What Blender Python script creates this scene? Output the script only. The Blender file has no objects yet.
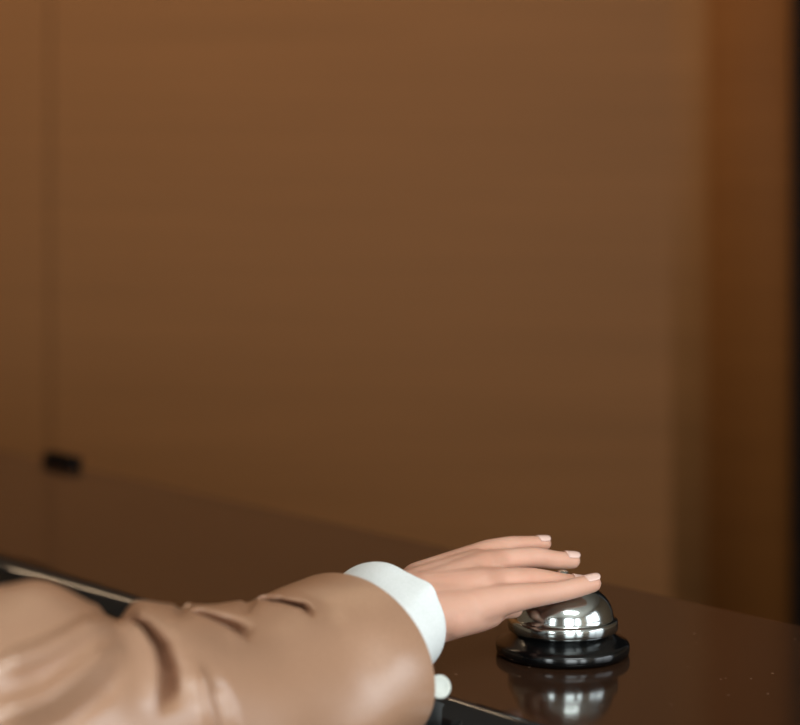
import bpy, bmesh, math, random
from mathutils import Vector, Matrix, noise
random.seed(4)
S = bpy.context.scene
C = S.collection
F = 1620.0            # focal length in pixels of the 800 px frame
CT = 1.05             # counter top height
EYE = 0.268           # eye above the counter top
ZC = CT + EYE

# ------------------------------------------------------------------ camera
cam = bpy.data.cameras.new('camera'); co = bpy.data.objects.new('camera', cam); C.objects.link(co)
co.location = (0, 0, ZC); co.rotation_euler = (math.pi/2, 0, 0)
cam.sensor_width = 36; cam.sensor_fit = 'HORIZONTAL'; cam.lens = F/800*36
cam.shift_y = -(362.5-235)/800
cam.clip_start = .02
cam.dof.use_dof = True; cam.dof.focus_distance = 1.01; cam.dof.aperture_fstop = 3.6
S.camera = co
S.view_settings.view_transform = 'Standard'; S.view_settings.look = 'None'
S.view_settings.gamma = 1; S.view_settings.exposure = 0.0; S.view_settings.use_curve_mapping = False

# ------------------------------------------------------------------ world + light
w = bpy.data.worlds.new('world'); S.world = w; w.use_nodes = True
w.node_tree.nodes['Background'].inputs[0].default_value = (.9, .95, 1, 1)
w.node_tree.nodes['Background'].inputs[1].default_value = 0.12

def area(name, loc, target, sx, sy, power, col):
    l = bpy.data.lights.new(name, 'AREA'); l.shape = 'RECTANGLE'; l.size = sx; l.size_y = sy
    l.energy = power; l.color = col
    o = bpy.data.objects.new(name, l); C.objects.link(o); o.location = loc
    d = Vector(target)-Vector(loc); o.rotation_euler = d.to_track_quat('-Z', 'Y').to_euler()
    return o
# daylight through the three tall windows behind the viewer, and the warm wall washer above the panelling
WIN = [(-2.0, .9), (.75, 1.3), (2.3, .9)]
for wx, ww in WIN:
    area('window_daylight', (wx, -2.88, 1.75), (wx, 0, 1.75), ww, 1.9, 45*ww/1.03, (.88, .96, .98))
area('side_window_daylight', (2.92, -.2, 1.8), (0, -.2, 1.8), 2.1, 1.5, 34, (.88, .95, 1))
area('ceiling_wall_washer', (-.7, 2.35, 2.97), (-.6, 3.7, 1.5), 3.0, .25, 34, (1, .72, .46))
area('added_ceiling_fill', (.75, -.8, 2.93), (.75, -.8, 0), 1.3, .6, 40, (.93, .99, .98))  # added unseen light: overhead fill and highlights on the sleeve folds

# ------------------------------------------------------------------ helpers
def W(px, py, d):
    return Vector(((px-400)/F*d, d, ZC-(py-235)/F*d))

def lin(c):
    return tuple(((v/255)/12.92 if v/255 <= .04045 else ((v/255+.055)/1.055)**2.4) for v in c)+(1,)

def mat(name, col, rough=.5, metal=0, spec=.5, **kw):
    m = bpy.data.materials.new(name); m.use_nodes = True
    b = m.node_tree.nodes['Principled BSDF']
    b.inputs['Base Color'].default_value = lin(col); b.inputs['Roughness'].default_value = rough
    b.inputs['Metallic'].default_value = metal; b.inputs['Specular IOR Level'].default_value = spec
    for k, v in kw.items(): b.inputs[k.replace('_', ' ')].default_value = v
    return m

def tex(m, kind, scale, c1, c2, stretch=(1, 1, 1), lo=.35, hi=.65, bump=0, detail=4, rot=(0, 0, 0), rough=None, dist=.001):
    nt = m.node_tree; N = nt.nodes; L = nt.links; b = N['Principled BSDF']
    tc = N.new('ShaderNodeTexCoord'); mp = N.new('ShaderNodeMapping'); L.new(tc.outputs['Object'], mp.inputs[0])
    mp.inputs['Scale'].default_value = stretch; mp.inputs['Rotation'].default_value = rot
    n = N.new('ShaderNodeTexNoise' if kind == 'noise' else 'ShaderNodeTexVoronoi')
    n.inputs['Scale'].default_value = scale
    if kind == 'noise': n.inputs['Detail'].default_value = detail
    L.new(mp.outputs[0], n.inputs['Vector'])
    out = n.outputs[0]
    if c1 is not None:
        r = N.new('ShaderNodeValToRGB'); r.color_ramp.elements[0].position = lo; r.color_ramp.elements[1].position = hi
        r.color_ramp.elements[0].color = lin(c1); r.color_ramp.elements[1].color = lin(c2)
        L.new(out, r.inputs[0]); L.new(r.outputs[0], b.inputs['Base Color'])
    if rough:
        mr = N.new('ShaderNodeMapRange'); mr.inputs['To Min'].default_value = rough[0]; mr.inputs['To Max'].default_value = rough[1]
        L.new(out, mr.inputs[0]); L.new(mr.outputs[0], b.inputs['Roughness'])
    if bump:
        bu = N.new('ShaderNodeBump'); bu.inputs['Strength'].default_value = bump; bu.inputs['Distance'].default_value = dist
        L.new(out, bu.inputs['Height']); L.new(bu.outputs[0], b.inputs['Normal'])
    return m

def obj(name, bm, m, parent=None, smooth=True, world=None):
    me = bpy.data.meshes.new(name); bm.normal_update(); bm.to_mesh(me); bm.free()
    if smooth: me.polygons.foreach_set('use_smooth', [True]*len(me.polygons))
    if m: me.materials.append(m)
    o = bpy.data.objects.new(name, me); C.objects.link(o)
    if parent: o.parent = parent
    return o

def tag(o, label=None, cat=None, group=None, kind=None):
    for k, v in (('label', label), ('category', cat), ('group', group), ('kind', kind)):
        if v: o[k] = v
    return o

def thing(name, loc, label, cat, rz=0, group=None):
    o = bpy.data.objects.new(name, None); C.objects.link(o); o.location = loc; o.rotation_euler = (0, 0, rz)
    o.empty_display_size = .05
    return tag(o, label, cat, group)

def box(bm, x0, x1, y0, y1, z0, z1, bev=0):
    r = bmesh.ops.create_cube(bm, size=1)
    for v in r['verts']:
        v.co = Vector(((x0+x1)/2+v.co.x*(x1-x0), (y0+y1)/2+v.co.y*(y1-y0), (z0+z1)/2+v.co.z*(z1-z0)))
    if bev:
        es = list({e for v in r['verts'] for e in v.link_edges})
        bmesh.ops.bevel(bm, geom=es, offset=bev, segments=3, affect='EDGES', profile=.5)
    return bm

def lathe(bm, prof, seg=96, center=(0, 0)):
    rings = []
    for r, z in prof:
        if r < 1e-6: rings.append([bm.verts.new((center[0], center[1], z))])
        else: rings.append([bm.verts.new((center[0]+r*math.cos(2*math.pi*k/seg), center[1]+r*math.sin(2*math.pi*k/seg), z)) for k in range(seg)])
    for a, b in zip(rings, rings[1:]):
        for k in range(seg):
            k2 = (k+1) % seg
            if len(a) == 1 and len(b) == 1: continue
            if len(a) == 1: bm.faces.new((a[0], b[k2], b[k]))
            elif len(b) == 1: bm.faces.new((a[k], a[k2], b[0]))
            else: bm.faces.new((a[k], a[k2], b[k2], b[k]))
    bmesh.ops.recalc_face_normals(bm, faces=bm.faces)
    return bm

def cone(bm, a, b, ra, rb, up=None, flat=1.0, seg=20):
    """closed tapered capsule from a to b, optionally flattened along 'up'"""
    a = Vector(a); b = Vector(b); t = (b-a); L = t.length; t.normalize()
    u = Vector(up) if up is not None else Vector((0, 0, 1))
    s = t.cross(u).normalized(); u = s.cross(t).normalized()
    st = []
    n = 7
    for i in range(n): f = math.pi/2*(1-i/n); st.append((-math.sin(f)*ra, math.cos(f)*ra))
    for i in range(5): st.append((L*i/4, ra+(rb-ra)*i/4))
    for i in range(1, n+1): f = math.pi/2*i/n; st.append((L+math.sin(f)*rb, math.cos(f)*rb))
    prev = None; p0 = None
    for k, (h, r) in enumerate(st):
        if r < 1e-7: ring = [bm.verts.new(a+t*h)]
        else: ring = [bm.verts.new(a+t*h+s*(math.cos(2*math.pi*j/seg)*r)+u*(math.sin(2*math.pi*j/seg)*r*flat)) for j in range(seg)]
        if prev:
            for j in range(seg):
                j2 = (j+1) % seg
                if len(prev) == 1: bm.faces.new((prev[0], ring[j2], ring[j]))
                elif len(ring) == 1: bm.faces.new((prev[j], prev[j2], ring[0]))
                else: bm.faces.new((prev[j], prev[j2], ring[j2], ring[j]))
        prev = ring

def bake(o, mods, smooth=True):
    """apply a list of (type, settings) modifiers into the mesh"""
    for ty, st in mods:
        md = o.modifiers.new(ty.lower(), ty)
        for k, v in st.items(): setattr(md, k, v)
    dg = bpy.context.evaluated_depsgraph_get(); dg.update()
    me = bpy.data.meshes.new_from_object(o.evaluated_get(dg))
    o.modifiers.clear(); old = o.data; o.data = me; me.name = o.name
    bpy.data.meshes.remove(old)
    if smooth: me.polygons.foreach_set('use_smooth', [True]*len(me.polygons))
    return o

def crom(pts, t):
    """catmull-rom through a list of equal-length tuples, t in 0..len-1"""
    n = len(pts); i = min(int(t), n-2); f = t-i
    p = [pts[max(0, min(n-1, i+k))] for k in (-1, 0, 1, 2)]
    return [0.5*((2*b)+(-a+c)*f+(2*a-5*b+4*c-d)*f*f+(-a+3*b-3*c+d)*f**3) for a, b, c, d in zip(*p)]

# ------------------------------------------------------------------ materials
M_wall = mat('wall_veneer', (104, 66, 34), .55, spec=.16)
tex(M_wall, 'noise', 2.2, (121, 82, 46), (131, 89, 51), stretch=(.5, .5, 22), lo=.3, hi=.7, detail=8)
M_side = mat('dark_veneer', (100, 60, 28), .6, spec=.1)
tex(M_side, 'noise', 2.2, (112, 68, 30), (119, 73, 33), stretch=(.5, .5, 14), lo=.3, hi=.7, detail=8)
M_black = mat('black_trim', (9, 7, 6), .7, spec=.1)
M_floor = mat('stone_floor', (120, 108, 95), .3)
tex(M_floor, 'noise', 3, (105, 94, 82), (132, 120, 106), detail=6)
M_ceil = mat('ceiling_paint', (205, 198, 188), .8)
M_plain = mat('plaster', (150, 132, 112), .8)
M_front = mat('counter_front', (48, 32, 22), .4)
tex(M_front, 'noise', 3, (40, 27, 18), (58, 38, 26), stretch=(1, 1, 12), detail=6)
M_frame = mat('window_frame', (60, 56, 52), .4, metal=.5)
M_chrome = mat('polished_chrome', (196, 202, 200), .15, metal=1)
M_base = mat('black_enamel', (7, 8, 9), .16, spec=.6)
M_skin = mat('skin', (226, 172, 146), .45, spec=.35)
bs = M_skin.node_tree.nodes['Principled BSDF']
bs.inputs['Subsurface Weight'].default_value = .25; bs.inputs['Subsurface Radius'].default_value = (1, .35, .2); bs.inputs['Subsurface Scale'].default_value = .006
tex(M_skin, 'noise', 38, (214, 160, 136), (224, 175, 152), lo=.3, hi=.7, detail=5, bump=.15, dist=.0006)
M_nail = mat('nail', (240, 202, 188), .10, spec=.6, Coat_Weight=.6)
M_jacket = mat('satin_jacket', (184, 146, 120), .42, spec=.6, Coat_Weight=.9, Coat_Roughness=.29, Coat_IOR=1.65)
tex(M_jacket, 'noise', 900, (172, 130, 102), (180, 138, 110), bump=.08, dist=.0003, detail=2)
M_shirt = mat('white_cotton', (240, 243, 241), .8, spec=.2)
tex(M_shirt, 'noise', 700, (234, 238, 236), (242, 245, 244), bump=.1, dist=.0003, detail=2)
M_button = mat('pearl_button', (216, 220, 212), .35, spec=.5)
M_nose = mat('black_polished_edge', (12, 12, 13), .07, spec=.9)
M_hair = mat('hair', (58, 36, 22), .4)
tex(M_hair, 'noise', 60, (44, 27, 16), (72, 46, 28), stretch=(4, 4, .3), bump=.4)
M_trouser = mat('trousers', (176, 140, 116), .6)

# counter top: dark brown polished stone-effect with faint flecks
M_top = mat('counter_top', (52, 34, 24), .10, spec=.5)
nt = M_top.node_tree; N = nt.nodes; L = nt.links; b = N['Principled BSDF']
tc = N.new('ShaderNodeTexCoord')
n1 = N.new('ShaderNodeTexNoise'); n1.inputs['Scale'].default_value = 9; n1.inputs['Detail'].default_value = 5; L.new(tc.outputs['Object'], n1.inputs['Vector'])
r1 = N.new('ShaderNodeValToRGB'); r1.color_ramp.elements[0].color = lin((50, 33, 23)); r1.color_ramp.elements[1].color = lin((60, 40, 28)); L.new(n1.outputs[0], r1.inputs[0])
n2 = N.new('ShaderNodeTexVoronoi'); n2.inputs['Scale'].default_value = 170; L.new(tc.outputs['Object'], n2.inputs['Vector'])
n3 = N.new('ShaderNodeTexNoise'); n3.inputs['Scale'].default_value = 45; n3.inputs['Detail'].default_value = 3; L.new(tc.outputs['Object'], n3.inputs['Vector'])
lt = N.new('ShaderNodeMath'); lt.operation = 'LESS_THAN'; lt.inputs[1].default_value = .16; L.new(n2.outputs[0], lt.inputs[0])
gt = N.new('ShaderNodeMath'); gt.operation = 'GREATER_THAN'; gt.inputs[1].default_value = .6; L.new(n3.outputs[0], gt.inputs[0])
mu = N.new('ShaderNodeMath'); mu.operation = 'MULTIPLY'; L.new(lt.outputs[0], mu.inputs[0]); L.new(gt.outputs[0], mu.inputs[1])
mx = N.new('ShaderNodeMix'); mx.data_type = 'RGBA'; L.new(mu.outputs[0], mx.inputs[0]); L.new(r1.outputs[0], mx.inputs[6]); mx.inputs[7].default_value = lin((128, 104, 86))
L.new(mx.outputs[2], b.inputs['Base Color'])

# ------------------------------------------------------------------ room
def struct(name, bm, m, smooth=False):
    return tag(obj(name, bm, m, smooth=smooth), kind='structure')
YB = 3.6
struct('floor', box(bmesh.new(), -3.1, 3.1, -3.1, 5.2, -.1, 0), M_floor)
struct('ceiling', box(bmesh.new(), -3.1, 3.1, -3.1, 5.2, 3.0, 3.1), M_ceil)
cl = thing('added_ceiling_panel', (.75, -.8, 2.96), 'added flat rectangular ceiling light panel, unseen behind the viewer', 'lamp')  # added panel, holds the unseen overhead fill light
bm = bmesh.new()
for x in (-.68, .68): box(bm, x-.02, x+.02, -.34, .34, -.04, .04)
for y in (-.33, .33): box(bm, -.68, .68, y-.02, y+.02, -.04, .04)
obj('added_panel_frame', bm, M_frame, cl, smooth=False)
struct('wall_left', box(bmesh.new(), -3.1, -3.0, -3.1, YB, 0, 3), M_plain)
# right wall with an opening for the side window
bm = bmesh.new()
box(bm, 3.0, 3.1, -3.1, -1.25, 0, 3); box(bm, 3.0, 3.1, .85, 5.2, 0, 3); box(bm, 3.0, 3.1, -1.25, .85, 0, 1.05); box(bm, 3.0, 3.1, -1.25, .85, 2.55, 3)
struct('wall_right', bm, M_plain)
# front wall (behind the viewer) with three openings
bm = bmesh.new(); xs = [-3.1]
for wx, ww in WIN: xs += [wx-ww/2, wx+ww/2]
xs.append(3.1)
for i in range(0, len(xs), 2): box(bm, xs[i], xs[i+1], -3.1, -3.0, 0, 3)
for wx, ww in WIN: box(bm, wx-ww/2, wx+ww/2, -3.1, -3, 0, .8); box(bm, wx-ww/2, wx+ww/2, -3.1, -3, 2.7, 3)
struct('wall_front', bm, M_plain)
k = 1
for wx, ww in WIN:
    bm = bmesh.new()
    for x in (wx-ww/2, wx+ww/2): box(bm, x-.03, x+.03, -2.98, -2.86, .77, 2.73)
    for z in (.8, 2.7): box(bm, wx-ww/2, wx+ww/2, -2.98, -2.86, z-.03, z+.03)
    struct('window_%d' % k, bm, M_frame); k += 1
bm = bmesh.new()
for y in (-1.25, -.2, .85): box(bm, 2.88, 3.0, y-.03, y+.03, 1.02, 2.58)
for z in (1.05, 2.55): box(bm, 2.88, 3.0, -1.25, .85, z-.03, z+.03)
struct('window_%d' % k, bm, M_frame)
# panelled back wall: flat veneer, a vertical joint near its left, rounding away at its right end
def px_x(px, d): return (px-400)/F*d
xj = px_x(50, YB); xr = px_x(671, YB)
bm = bmesh.new(); box(bm, -3.1, xj-.004, YB, YB+.1, 0, 3); box(bm, xj+.004, xr, YB, YB+.1, 0, 3); box(bm, xj-.01, xj+.01, YB+.01, YB+.1, 0, 3)
struct('wall_back', bm, M_wall)
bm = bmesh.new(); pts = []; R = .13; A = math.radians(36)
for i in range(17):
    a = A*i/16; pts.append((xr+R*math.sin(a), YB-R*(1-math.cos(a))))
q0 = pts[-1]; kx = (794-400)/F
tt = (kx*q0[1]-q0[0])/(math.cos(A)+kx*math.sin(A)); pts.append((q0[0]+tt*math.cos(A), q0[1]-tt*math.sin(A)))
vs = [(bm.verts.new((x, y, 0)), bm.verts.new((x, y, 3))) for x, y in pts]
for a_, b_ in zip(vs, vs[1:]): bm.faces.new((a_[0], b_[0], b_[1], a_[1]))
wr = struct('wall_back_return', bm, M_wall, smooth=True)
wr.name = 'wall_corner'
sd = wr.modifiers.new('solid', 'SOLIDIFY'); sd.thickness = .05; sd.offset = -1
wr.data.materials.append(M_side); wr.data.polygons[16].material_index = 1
xe, ye = pts[-1]
# black upright at its end
dE = ye-.02; xE = px_x(794, dE)
struct('trim_1', box(bmesh.new(), xE, xE+.8, dE, dE+.25, 0, 3, .004), M_black)
struct('trim_2', box(bmesh.new(), -3.0, xr-.02, YB-.015, YB, 0, .1), M_black)

# ------------------------------------------------------------------ counter
P0 = Vector((.0177, .952)); e = Vector((.647, -.762)).normalized(); n = Vector((.762, .647)).normalized()
ang = math.atan2(e.y, e.x)
cnt = thing('reception_counter', (P0.x, P0.y, 0), 'long dark brown polished reception counter with rounded front edge', 'counter', ang)
# local frame: x along the counter (towards the viewer's right), y across it (away)
DEP = .3010; X0, X1 = -2.75, 1.15; RB = .024
prof = []
prof += [(.004, CT), (.004, CT-2*RB+.002), (.02, CT-2*RB), (DEP-.004, CT-2*RB), (DEP, CT-2*RB+.004), (DEP, CT-.003), (DEP-.003, CT)]
bm = bmesh.new()
a_ = [bm.verts.new((X0, y, z)) for y, z in prof]; b_ = [bm.verts.new((X1, y, z)) for y, z in prof]
for i in range(len(prof)):
    j = (i+1) % len(prof); bm.faces.new((a_[i], a_[j], b_[j], b_[i]))
bm.faces.new(a_); bm.faces.new(list(reversed(b_)))
bmesh.ops.recalc_face_normals(bm, faces=bm.faces)
top = obj('countertop', bm, M_top, cnt, smooth=False)
for p in top.data.polygons:
    if p.area > 0 and abs(p.normal.z) < .999 and abs(p.normal.x) < .5: p.use_smooth = True
nose = [(.0039, CT), (.0039, CT-2*RB+.002)]
for i in range(25):
    a = math.pi*(1-i/24); nose.append((-math.sin(a)*RB, CT-RB+math.cos(a)*RB))
bm = bmesh.new(); a_ = [bm.verts.new((X0, y, z)) for y, z in nose]; b_ = [bm.verts.new((X1, y, z)) for y, z in nose]
for i in range(len(nose)):
    j = (i+1) % len(nose); bm.faces.new((a_[i], a_[j], b_[j], b_[i]))
bm.faces.new(a_); bm.faces.new(list(reversed(b_))); bmesh.ops.recalc_face_normals(bm, faces=bm.faces)
no_ = obj('edge_trim', bm, M_nose, cnt, smooth=False); no_['label'] = 'black polished rounded counter edge'
for p in no_.data.polygons:
    if abs(p.normal.x) < .5 and p.normal.y < .5: p.use_smooth = True
obj('front_panel', box(bmesh.new(), X0+.01, X1-.01, .03, .06, .08, CT-2*RB), M_front, cnt, smooth=False)
obj('back_panel', box(bmesh.new(), X0+.01, X1-.01, DEP-.05, DEP-.02, .0, CT-2*RB), M_front, cnt, smooth=False)
obj('plinth', box(bmesh.new(), X0+.03, X1-.03, .05, DEP-.05, .0, .08), M_black, cnt, smooth=False)

# small black object at the far edge, unidentified, built as a low tray
pt = W(78, 461, 1.90)
far = lambda px: EYE*F/((448+.223*px)-235)
d = far(76); q = Vector((px_x(76, d), d))
tr = thing('low_black_object', (q.x, q.y, CT), 'small low black object lying on the far edge of the counter at left', 'tray', ang)
bm = box(bmesh.new(), -.048, .018, -.018, -.002, 0, .004, .001)
obj('tray_base', bm, M_black, tr)
bm = bmesh.new(); box(bm, -.048, .018, -.0185, -.016, .003, .011, .0008); box(bm, -.048, .018, -.004, -.0015, .003, .011, .0008)
box(bm, .0155, .018, -.018, -.002, .003, .011, .0008); box(bm, -.048, -.0455, -.018, -.002, .003, .011, .0008)
obj('tray_rim', bm, M_black, tr)

# ------------------------------------------------------------------ bell
bc = W(562.5, 653, 1.039)
bell = thing('call_bell', (bc.x, bc.y, CT), 'chrome domed reception call bell with black flared base under the hand', 'bell')
bp = [(0, .0005), (.040, .0005), (.0422, .0012), (.0428, .0035), (.0427, .0065), (.0420, .0078), (.0400, .0088), (.0370, .0101), (.0342, .0119), (.0320, .0141), (.0308, .0162), (.0302, .0180), (0, .0180)]
obj('base', lathe(bmesh.new(), bp), M_base, bell)
dome = [(.0300, .0160), (.0342, .0156), (.0350, .0161), (.0353, .0172), (.0353, .0212), (.0350, .0225), (.0342, .0232), (.0330, .0233), (.0325, .0237)]
for i in range(1, 19):
    a = math.pi/2*i/18; dome.append((.0324*math.cos(a)**.90 if i < 18 else 0, .0240+.0222*math.sin(a)))
obj('dome', lathe(bmesh.new(), dome), M_chrome, bell)
pb = [(.0022, .044), (.0022, .0480), (.0036, .0484), (.0042, .0494), (.0042, .0508), (.0036, .0522), (.0022, .053), (0, .0532)]
obj('button', lathe(bmesh.new(), pb, 40), M_chrome, bell)
nutp = [(.0055, .0455), (.0055, .0470), (.0048, .0476), (.0022, .0478)]
obj('nut', lathe(bmesh.new(), nutp, 6), M_chrome, bell, smooth=False)

# ------------------------------------------------------------------ person
person = thing('person', (-.62, .45, 0), 'person in a beige satin jacket and white cuff pressing the bell with the left hand', 'person')
PL = Vector(person.location)
def loc(v): return Vector(v)-PL

FING = {  # (px, py, depth, radius)
 'index': [(474, 607, .982, .0120), (503, 600, .990, .0098), (530, 595.5, .999, .0080), (562, 591, 1.007, .0066), (580, 586.5, 1.011, .0063), (592.5, 583.5, 1.015, .0057)],
 'middle': [(478, 586, .996, .0115), (500, 581, 1.008, .0084), (532, 579.5, 1.0165, .0074), (560, 582, 1.0215, .0060), (579, 584.5, 1.0250, .0057)],
 'ring': [(484, 567, 1.018, .0105), (503, 561, 1.030, .0078), (532, 557.5, 1.038, .0068), (556, 560, 1.046, .0060), (572, 560.5, 1.051, .0056)],
 'little': [(489, 553, 1.040, .0088), (510, 546, 1.050, .0064), (530, 544, 1.058, .0054), (544, 543.5, 1.063, .0050)],
 'thumb': [(452, 618, .972, .0125), (482, 612, .990, .0115), (500, 606, 1.006, .0088), (513, 608, 1.012, .0066)],
}
WR = [(428, 616, .968, .0165), (424, 598, .985, .0175), (420, 584, 1.004, .0160)]   # wrist, thumb side to little finger side
bm = bmesh.new()
upn = Vector((-.1, -.35, .93))
for nm, pts in FING.items():
    q = [W(*p[:3]) for p in pts]; r = [p[3] for p in pts]
    m_ = 6*(len(pts)-1)
    prev = None
    for i in range(m_+1):
        v = crom([tuple(a)+(b_,) for a, b_ in zip(q, r)], i/m_*(len(pts)-1))
        if prev: cone(bm, prev[:3], v[:3], prev[3], v[3], seg=16)
        prev = v
wr_ = [W(*p[:3]) for p in WR]
cone(bm, wr_[0], W(*FING['index'][0][:3]), .0155, .0112, seg=20)
cone(bm, wr_[1], W(*FING['middle'][0][:3]), .0165, .0112, seg=20)
cone(bm, wr_[1], W(*FING['ring'][0][:3]), .0160, .0104, seg=20)
cone(bm, wr_[2], W(*FING['little'][0][:3]), .0138, .0088, seg=20)
# soft palm filling between the metacarpals
def mid(a, b_, f=.5): return a+(b_-a)*f
mi = [W(*FING[k_][0][:3]) for k_ in ('index', 'middle', 'ring', 'little')]
for a, b_ in ((0, 1), (1, 2), (2, 3)):
    cone(bm, mid(wr_[min(a, 1)], wr_[min(b_, 2)]), mid(mi[a], mi[b_])+(wr_[1]-mid(mi[a], mi[b_]))*.16, .0156, .0106, seg=20)
cone(bm, wr_[0]+Vector((0, .004, -.004)), W(487, 610, .990), .0150, .0115, seg=20)     # thumb muscle
cone(bm, wr_[2]+Vector((0, 0, -.006)), mi[3]+Vector((0, -.004, -.006)), .0130, .0095, seg=20)
# forearm to elbow, upper arm to shoulder (inside the sleeve)
EL = W(95, 712, .79); SH = Vector((-.50, .56, 1.33))
wc = wr_[1]
BEND = [EL, Vector(W(-30, 736, .730)), Vector((-.27, .67, 1.11)), Vector((-.34, .64, 1.18)), Vector((-.42, .60, 1.25)), SH]
FA = [wc, W(372, 624, .955), W(330, 660, .925), W(240, 704, .868), EL]
for off in (Vector((-.003, -.013, -.004)), Vector((.003, .014, .003))):
    q_ = [FA[0]+off, FA[1]+off, FA[2]+off*.8, FA[3]+off*.6, EL]; r_ = [.0150, .0185, .021, .025, .029]
    for i_ in range(4): cone(bm, q_[i_], q_[i_+1], r_[i_], r_[i_+1], seg=24)
for i_ in range(5): cone(bm, BEND[i_], BEND[i_+1], .029+.003*i_, .032+.003*i_, seg=24)
# torso, neck, head, legs and the other arm stand left of the frame
HIP = Vector((-.62, .42, .92)); CH = Vector((-.60, .47, 1.25)); NK = Vector((-.585, .50, 1.42)); HD = Vector((-.565, .54, 1.56))
ax = (SH-CH); ax.z = 0; ax.normalize()            # shoulder line (towards the left shoulder)
fw = Vector((0, 0, 1)).cross(ax)*-1               # facing direction
if fw.y < 0: fw = -fw
for s in (-1, 1):
    cone(bm, HIP+ax*s*.07, CH+ax*s*.06, .10, .105, seg=24)
    cone(bm, CH+ax*s*.05, CH+ax*s*.13+Vector((0, 0, .07)), .09, .055, seg=24)
    cone(bm, HIP+fw*s*.012, CH+fw*s*.012, .10, .105, seg=24)
    cone(bm, HIP+ax*s*.085, HIP+ax*s*.09+Vector((0, 0, -.42)), .085, .055, seg=24)
    cone(bm, HIP+ax*s*.09+Vector((0, 0, -.42)), HIP+ax*s*.09+Vector((0, 0, -.83)), .054, .036, seg=24)
    cone(bm, HIP+ax*s*.09+Vector((0, 0, -.87))-fw*.02, HIP+ax*s*.09+Vector((0, 0, -.885))+fw*.15, .032, .025, seg=20)
cone(bm, SH, CH+ax*.08+Vector((0, 0, .05)), .05, .07, seg=24)
RS = CH-ax*.16+Vector((0, 0, .08)); RE = RS+Vector((0, 0, -.29))-ax*.05-fw*.02; RW = RE+Vector((0, 0, -.22))+fw*.08
cone(bm, RS, RE, .048, .036, seg=24); cone(bm, RE, RW, .035, .023, seg=24)
cone(bm, RW, RW+Vector((0, 0, -.08))+fw*.02, .024, .022, seg=20)
for i_ in range(4):
    b0 = RW+Vector((0, 0, -.09))+fw*(.034-.02*i_); cone(bm, b0, b0+Vector((0, 0, -.065+.006*abs(i_-1)))-fw*.003, .0085, .0065, seg=14)
cone(bm, RW+Vector((0, 0, -.03))+fw*.025, RW+Vector((0, 0, -.095))+fw*.055+ax*.01, .010, .0075, seg=14)
cone(bm, CH+Vector((0, 0, .13)), NK+Vector((0, 0, .05)), .052, .048, seg=24)
cone(bm, HD+Vector((0, 0, -.045))+fw*.02, HD+Vector((0, 0, .04)), .060, .080, seg=28)
cone(bm, HD+fw*.085+Vector((0, 0, .01)), HD+fw*.10+Vector((0, 0, -.025)), .008, .012, seg=12)     # nose
for s in (-1, 1):
    cone(bm, HD+ax*s*.074+Vector((0, 0, .01)), HD+ax*s*.078+Vector((0, 0, -.02)), .013, .010, seg=12)  # ears
cone(bm, HD+fw*.078-ax*.018+Vector((0, 0, -.055)), HD+fw*.078+ax*.018+Vector((0, 0, -.055)), .006, .006, seg=12)  # lips
for v in bm.verts: v.co -= PL
body = obj('body', bm, M_skin, person)
bake(body, [('REMESH', dict(mode='VOXEL', voxel_size=.00125, adaptivity=0)), ('SMOOTH', dict(factor=.5, iterations=8))])

# eyes
for s in (-1, 1):
    bm = bmesh.new(); c = HD+fw*.077+ax*s*.030+Vector((0, 0, .012))-PL
    bmesh.ops.create_uvsphere(bm, u_segments=16, v_segments=10, radius=.011, matrix=Matrix.Translation(c))
    obj('eye', bm, M_base, body)
# hair
bm = bmesh.new(); 
cone(bm, HD+Vector((0, 0, -.06))-fw*.035-PL, HD+Vector((0, 0, .045))-fw*.018-PL, .075, .088, seg=28)
cone(bm, HD-fw*.05+Vector((0, 0, -.02))-PL, HD-fw*.05+Vector((0, 0, -.19))-PL, .075, .05, seg=28)
hr = obj('hair', bm, M_hair, person); bake(hr, [('REMESH', dict(mode='VOXEL', voxel_size=.005)), ('SMOOTH', dict(factor=.5, iterations=5))])

# nails: thin curved plates lying on the finger ends
VIEW = Vector((0, 0, ZC))
def nail(fk, back, half_w, length, tilt_up, lift=.0):
    pts = FING[fk]; tip = W(*pts[-1][:3]); prv = W(*pts[-2][:3]); r = pts[-1][3]
    t = (tip-prv).normalized(); up = Vector(tilt_up); up = (up-t*up.dot(t)).normalized(); s = t.cross(up)
    c = tip+t*(-back)
    bm = bmesh.new(); nu, nv = 10, 10; g = []
    for i in range(nu+1):
        u_ = i/nu; row = []
        for j in range(nv+1):
            v_ = j/nv*2-1
            # rounded at both ends
            lw = half_w*(1-.10*abs(u_-.45)); sl = (u_*length)
            edge = math.sqrt(max(0, 1-(v_*.96)**2))
            sl = length*(.12*(1-edge)+(u_)*(1-.12*(1-edge)-.30*(1-edge)))
            a = v_*lw/r
            rr = r+.0003+lift-.0012*max(0, u_-.75)*0
            drop = (max(0, sl-(length*.55)))**2*16
            row.append(bm.verts.new(c+t*sl+s*(math.sin(a)*rr)+up*(math.cos(a)*rr-drop)-PL))
        g.append(row)
    for i in range(nu):
        for j in range(nv): bm.faces.new((g[i][j], g[i+1][j], g[i+1][j+1], g[i][j+1]))
    bmesh.ops.recalc_face_normals(bm, faces=bm.faces)
    o = obj('fingernail', bm, M_nail, body)
    so = o.modifiers.new('solid', 'SOLIDIFY'); so.thickness = .0006; so.offset = 0
nail('index', .0060, .0048, .0105, (-.05, -.25, 1))
nail('middle', .0052, .0046, .0095, (0, -.25, 1))
nail('ring', .0060, .0045, .0100, (0, -.35, 1))
nail('little', .0058, .0040, .0090, (0, -.35, 1))

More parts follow.
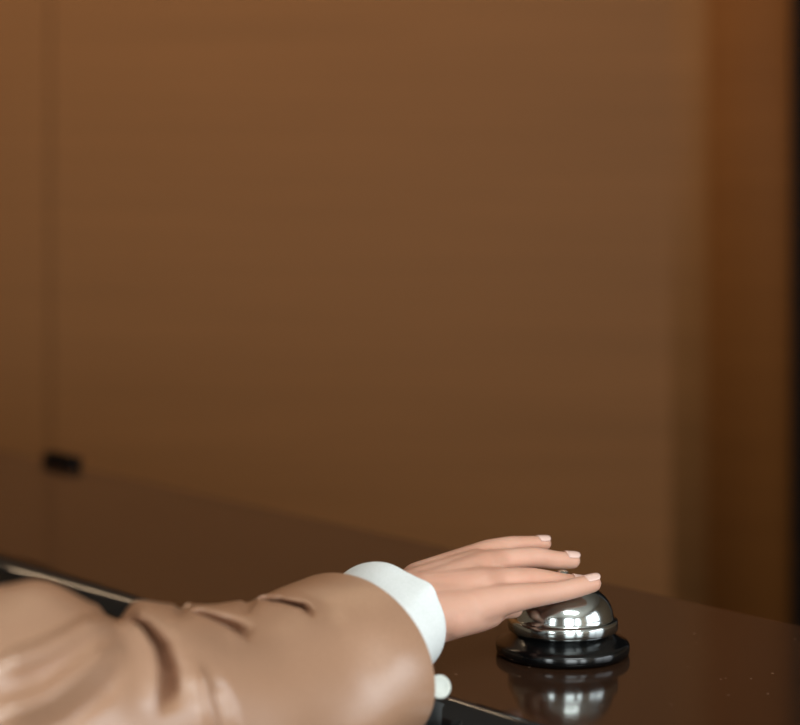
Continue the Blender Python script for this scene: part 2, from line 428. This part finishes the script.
# ------------------------------------------------------------------ loft with folds (jacket sleeve, cuff)
def arc_dist(p, poly):
    best = 1e9; bt = 0; tot = 0; L_ = []
    for a, b_ in zip(poly, poly[1:]):
        ab = (b_[0]-a[0], b_[1]-a[1]); l2 = ab[0]**2+ab[1]**2; t = max(0, min(1, ((p[0]-a[0])*ab[0]+(p[1]-a[1])*ab[1])/l2))
        dd = math.hypot(p[0]-a[0]-ab[0]*t, p[1]-a[1]-ab[1]*t); L_.append((dd, tot+t*math.sqrt(l2))); tot += math.sqrt(l2)
    dd, s = min(L_); return dd, s/tot

# sleeve sections: centre (px,py,depth), half width across (u), half height (v), direction handled from the path
SEC = [  # centre xyz, ru, rv, axis angle of u in plan (deg from +x, clockwise towards the viewer), tilt
 (W(345, 671, .93), .0640, .0565, -38),
 (W(318, 680, .915), .0640, .0560, -39),
 (W(285, 697, .895), .0620, .0565, -40),
 (W(240, 712, .868), .0620, .0570, -42),
 (W(195, 716, .842), .0630, .0570, -46),
 (W(150, 715, .818), .0640, .0580, -54),
 (W(105, 724, .795), .0660, .0590, -64),
 (W(45, 715, .765), .0680, .0620, -74),
 (W(-30, 734, .730), .0700, .0640, -80),
 (Vector((-.27, .67, 1.11)), .0700, .0660, -84),
 (Vector((-.34, .64, 1.19)), .0700, .0700, -84),
 (Vector((-.42, .60, 1.26)), .0720, .0720, -80),
 (Vector((-.50, .55, 1.30)), .0700, .0700, -78),
]
# fold lines drawn on the cloth: (points, width px, depth m, sharp)
FOLDS = [
 ([(104, 592), (120, 606), (132, 618)], 11, -.010),
 ([(180, 600), (186, 612)], 7, -.003),
 ([(244, 596), (254, 604)], 8, -.002),
 ([(-10, 674), (40, 658), (85, 637), (116, 628)], 13, .0085),
 ([(-10, 722), (50, 698), (90, 670), (122, 644)], 13, .0085),
 ([(20, 745), (70, 722), (104, 694), (124, 668)], 9, -.003),
 ([(216, 745), (206, 712), (200, 685), (196, 668)], 6, .005),
 ([(232, 745), (224, 710), (212, 680)], 8, -.004),
]
# overlapping creases: (edge line, valley width px, valley depth, ridge width px, ridge height); the valley lies to the upper right of the line
CREASES = [
 ([(112, 606), (122.5, 614), (139, 631), (152, 652), (156, 673), (155, 698), (159, 718)], 16, .034, 12, .003),
 ([(176, 608), (190, 612), (205, 617), (226, 626), (252, 641)], 12, .036, 10, .0015),
 ([(248, 601), (262, 601), (280, 602), (300, 607), (314, 618)], 8, .030, 8, .001),
]
def signed(p, poly):
    best = (1e9, 0, 1); tot = 0; n_ = 0
    for a, b_ in zip(poly, poly[1:]):
        ab = (b_[0]-a[0], b_[1]-a[1]); ap = (p[0]-a[0], p[1]-a[1]); l2 = ab[0]**2+ab[1]**2
        t = max(0, min(1, (ap[0]*ab[0]+ap[1]*ab[1])/l2)); dd = math.hypot(ap[0]-ab[0]*t, ap[1]-ab[1]*t)
        if dd < best[0]-1e-6: best = (dd, tot+t*math.sqrt(l2), 1 if ab[0]*ap[1]-ab[1]*ap[0] < 0 else -1)
        tot += math.sqrt(l2)
    return best[0]*best[2], best[1]/tot
def sst(x): x = max(0, min(1, x)); return x*x*(3-2*x)
def loft(sec, nseg, nring, folds=(), thick=True, wob=.0016, seed=0, corner=None, flat=0):
    bm = bmesh.new(); rings = []
    n_ = len(sec)
    for i in range(nring+1):
        t = i/nring*(n_-1)
        v = crom([(s[0].x, s[0].y, s[0].z, s[1], s[2], s[3]) for s in sec], t)
        c = Vector(v[:3]); a = math.radians(v[5])
        v2 = crom([(s[0].x, s[0].y, s[0].z) for s in sec], min(n_-1, t+.05)); v1 = crom([(s[0].x, s[0].y, s[0].z) for s in sec], max(0, t-.05))
        T = (Vector(v2)-Vector(v1)).normalized()
        U = Vector((math.cos(a), math.sin(a), 0)); V = Vector((0, 0, 1))
        if i/nring > .7:
            f = (i/nring-.7)/.3; V = (V*(1-.5*f)+U.cross(T)*(-.5*f)).normalized() if U.cross(T).z < 0 else (V*(1-.5*f)+U.cross(T)*(.5*f)).normalized()
        ring = []
        for j in range(nseg):
            th = 2*math.pi*j/nseg
            nn = (U*math.cos(th)*v[4]+V*math.sin(th)*v[3]).normalized()
            p = c+U*(math.cos(th)*v[3])+V*(math.sin(th)*v[4]*((1-flat*max(0, 1-i/nring*4)) if math.sin(th) < 0 else 1))
            nz = noise.noise(p*22+Vector((seed, 0, 0)))*wob*1.6+noise.noise(p*9+Vector((0, seed, 0)))*wob*2
            off = nz*min(1, .25+i/nring*6)
            push = 0
            if corner:
                td = math.degrees(th); fade = max(0, 1-i/nring*1.6)
                off += (corner*math.exp(-((td-42)/9)**2)-corner*.7*math.exp(-((td-68)/14)**2))*fade
            if folds and nn.y < .85:
                px = 400+p.x/p.y*F; py = 235+(ZC-p.z)/p.y*F
                if px > -160:
                    for poly, vw, vd, rw, rh in CREASES:
                        sg, s = signed((px, py), poly)
                        if -3*rw < sg < 3*vw:
                            env = sst(s*(7 if vd > .036 or vw > 14 else 3.5))*sst((1-s)*3.5); wv = vw*(.45+.8*s)
                            if sg > 0: push += env*vd*sst(sg/3)*math.exp(-(sg/wv)**2.4); off += env*rh*(1-sst(sg/4))
                            else: off += env*rh*math.exp(-(sg/rw)**2)
                    for poly, wd, dp in folds:
                        dd, s = arc_dist((px, py), poly)
                        if dd < wd*3:
                            off += dp*math.exp(-(dd/wd)**2)*min(1, .15+s*4, .15+(1-s)*4)
            p = p+nn*off
            if push: p = p+(p-VIEW).normalized()*push
            ring.append(bm.verts.new(p-PL))
        rings.append(ring)
    for a, b_ in zip(rings, rings[1:]):
        for j in range(nseg):
            j2 = (j+1) % nseg; bm.faces.new((a[j], a[j2], b_[j2], b_[j]))
    bmesh.ops.recalc_face_normals(bm, faces=bm.faces)
    return bm
jk = obj('jacket', loft(SEC, 300, 460, FOLDS, flat=.22), M_jacket, person)
so = jk.modifiers.new('solid', 'SOLIDIFY'); so.thickness = .0022; so.offset = -1
be = jk.modifiers.new('bevel', 'BEVEL'); be.width = .0006; be.segments = 2; be.limit_method = 'ANGLE'; be.angle_limit = 1.0

# jacket body (left of the frame)
bm = bmesh.new()
for s in (-1, 1):
    cone(bm, HIP+ax*s*.075+Vector((0, 0, -.10)), CH+ax*s*.065, .125, .122, seg=28)
    cone(bm, CH+ax*s*.05, CH+ax*s*.14+Vector((0, 0, .07)), .105, .068, seg=28)
cone(bm, HIP+Vector((0, 0, -.10)), CH, .135, .132, seg=28); cone(bm, CH+Vector((0, 0, .02)), CH+Vector((0, 0, .09)), .125, .075, seg=28)
cone(bm, SH+(CH-SH)*.1, CH+ax*.08+Vector((0, 0, .05)), .068, .09, seg=28)
cone(bm, RS, RE, .064, .056, seg=24); cone(bm, RE, RW, .056, .046, seg=24)
for v in bm.verts: v.co -= PL
jb = obj('jacket_body', bm, M_jacket, jk); bake(jb, [('REMESH', dict(mode='VOXEL', voxel_size=.006)), ('SMOOTH', dict(factor=.5, iterations=6))])
# trousers and shoes
bm = bmesh.new()
for s in (-1, 1):
    cone(bm, HIP+ax*s*.08, HIP+ax*s*.09+Vector((0, 0, -.42)), .105, .085, seg=24)
    cone(bm, HIP+ax*s*.09+Vector((0, 0, -.42)), HIP+ax*s*.09+Vector((0, 0, -.76)), .085, .075, seg=24)
for v in bm.verts: v.co -= PL
tro = obj('trousers', bm, M_trouser, person); bake(tro, [('REMESH', dict(mode='VOXEL', voxel_size=.008)), ('SMOOTH', dict(factor=.5, iterations=4))])
for s in (-1, 1):
    bm = bmesh.new(); q = Vector((HIP.x, HIP.y, 0))+ax*s*.09
    cone(bm, q-fw*.05+Vector((0, 0, .045)), q+fw*.16+Vector((0, 0, .034)), .045, .034, seg=20)
    for v in bm.verts: v.co -= PL
    obj('shoe', bm, M_black, person)

# shirt cuff: sleeve end with an open corner at the top
CUF = [
 (W(385, 620, .965), .0430, .0345, -34),
 (W(376, 629, .957), .0430, .0345, -35),
 (W(356, 652, .938), .0440, .0350, -37),
 (W(325, 670, .918), .0460, .0380, -39),
 (W(290, 688, .898), .0500, .0400, -40),
]
cf = obj('shirt_cuff', loft(CUF, 128, 40, wob=.0004, seed=5, corner=.0022), M_shirt, person)
so = cf.modifiers.new('solid', 'SOLIDIFY'); so.thickness = .0016; so.offset = -1

# pearl button on the sleeve end
bpnt = W(439, 687, .905)
bm = bmesh.new()
pr = [(0, 0), (.0055, 0), (.0064, .0006), (.0066, .0014), (.0060, .0021), (.0050, .0021), (.0042, .0015), (0, .0014)]
lathe(bm, pr, 40)
rot = Vector((.25, -.9, .35)).to_track_quat('Z', 'Y').to_matrix().to_4x4()
for v in bm.verts: v.co = rot @ v.co + bpnt - PL
bu = obj('button', bm, M_button, jk); bu['label'] = 'white pearly sleeve button'
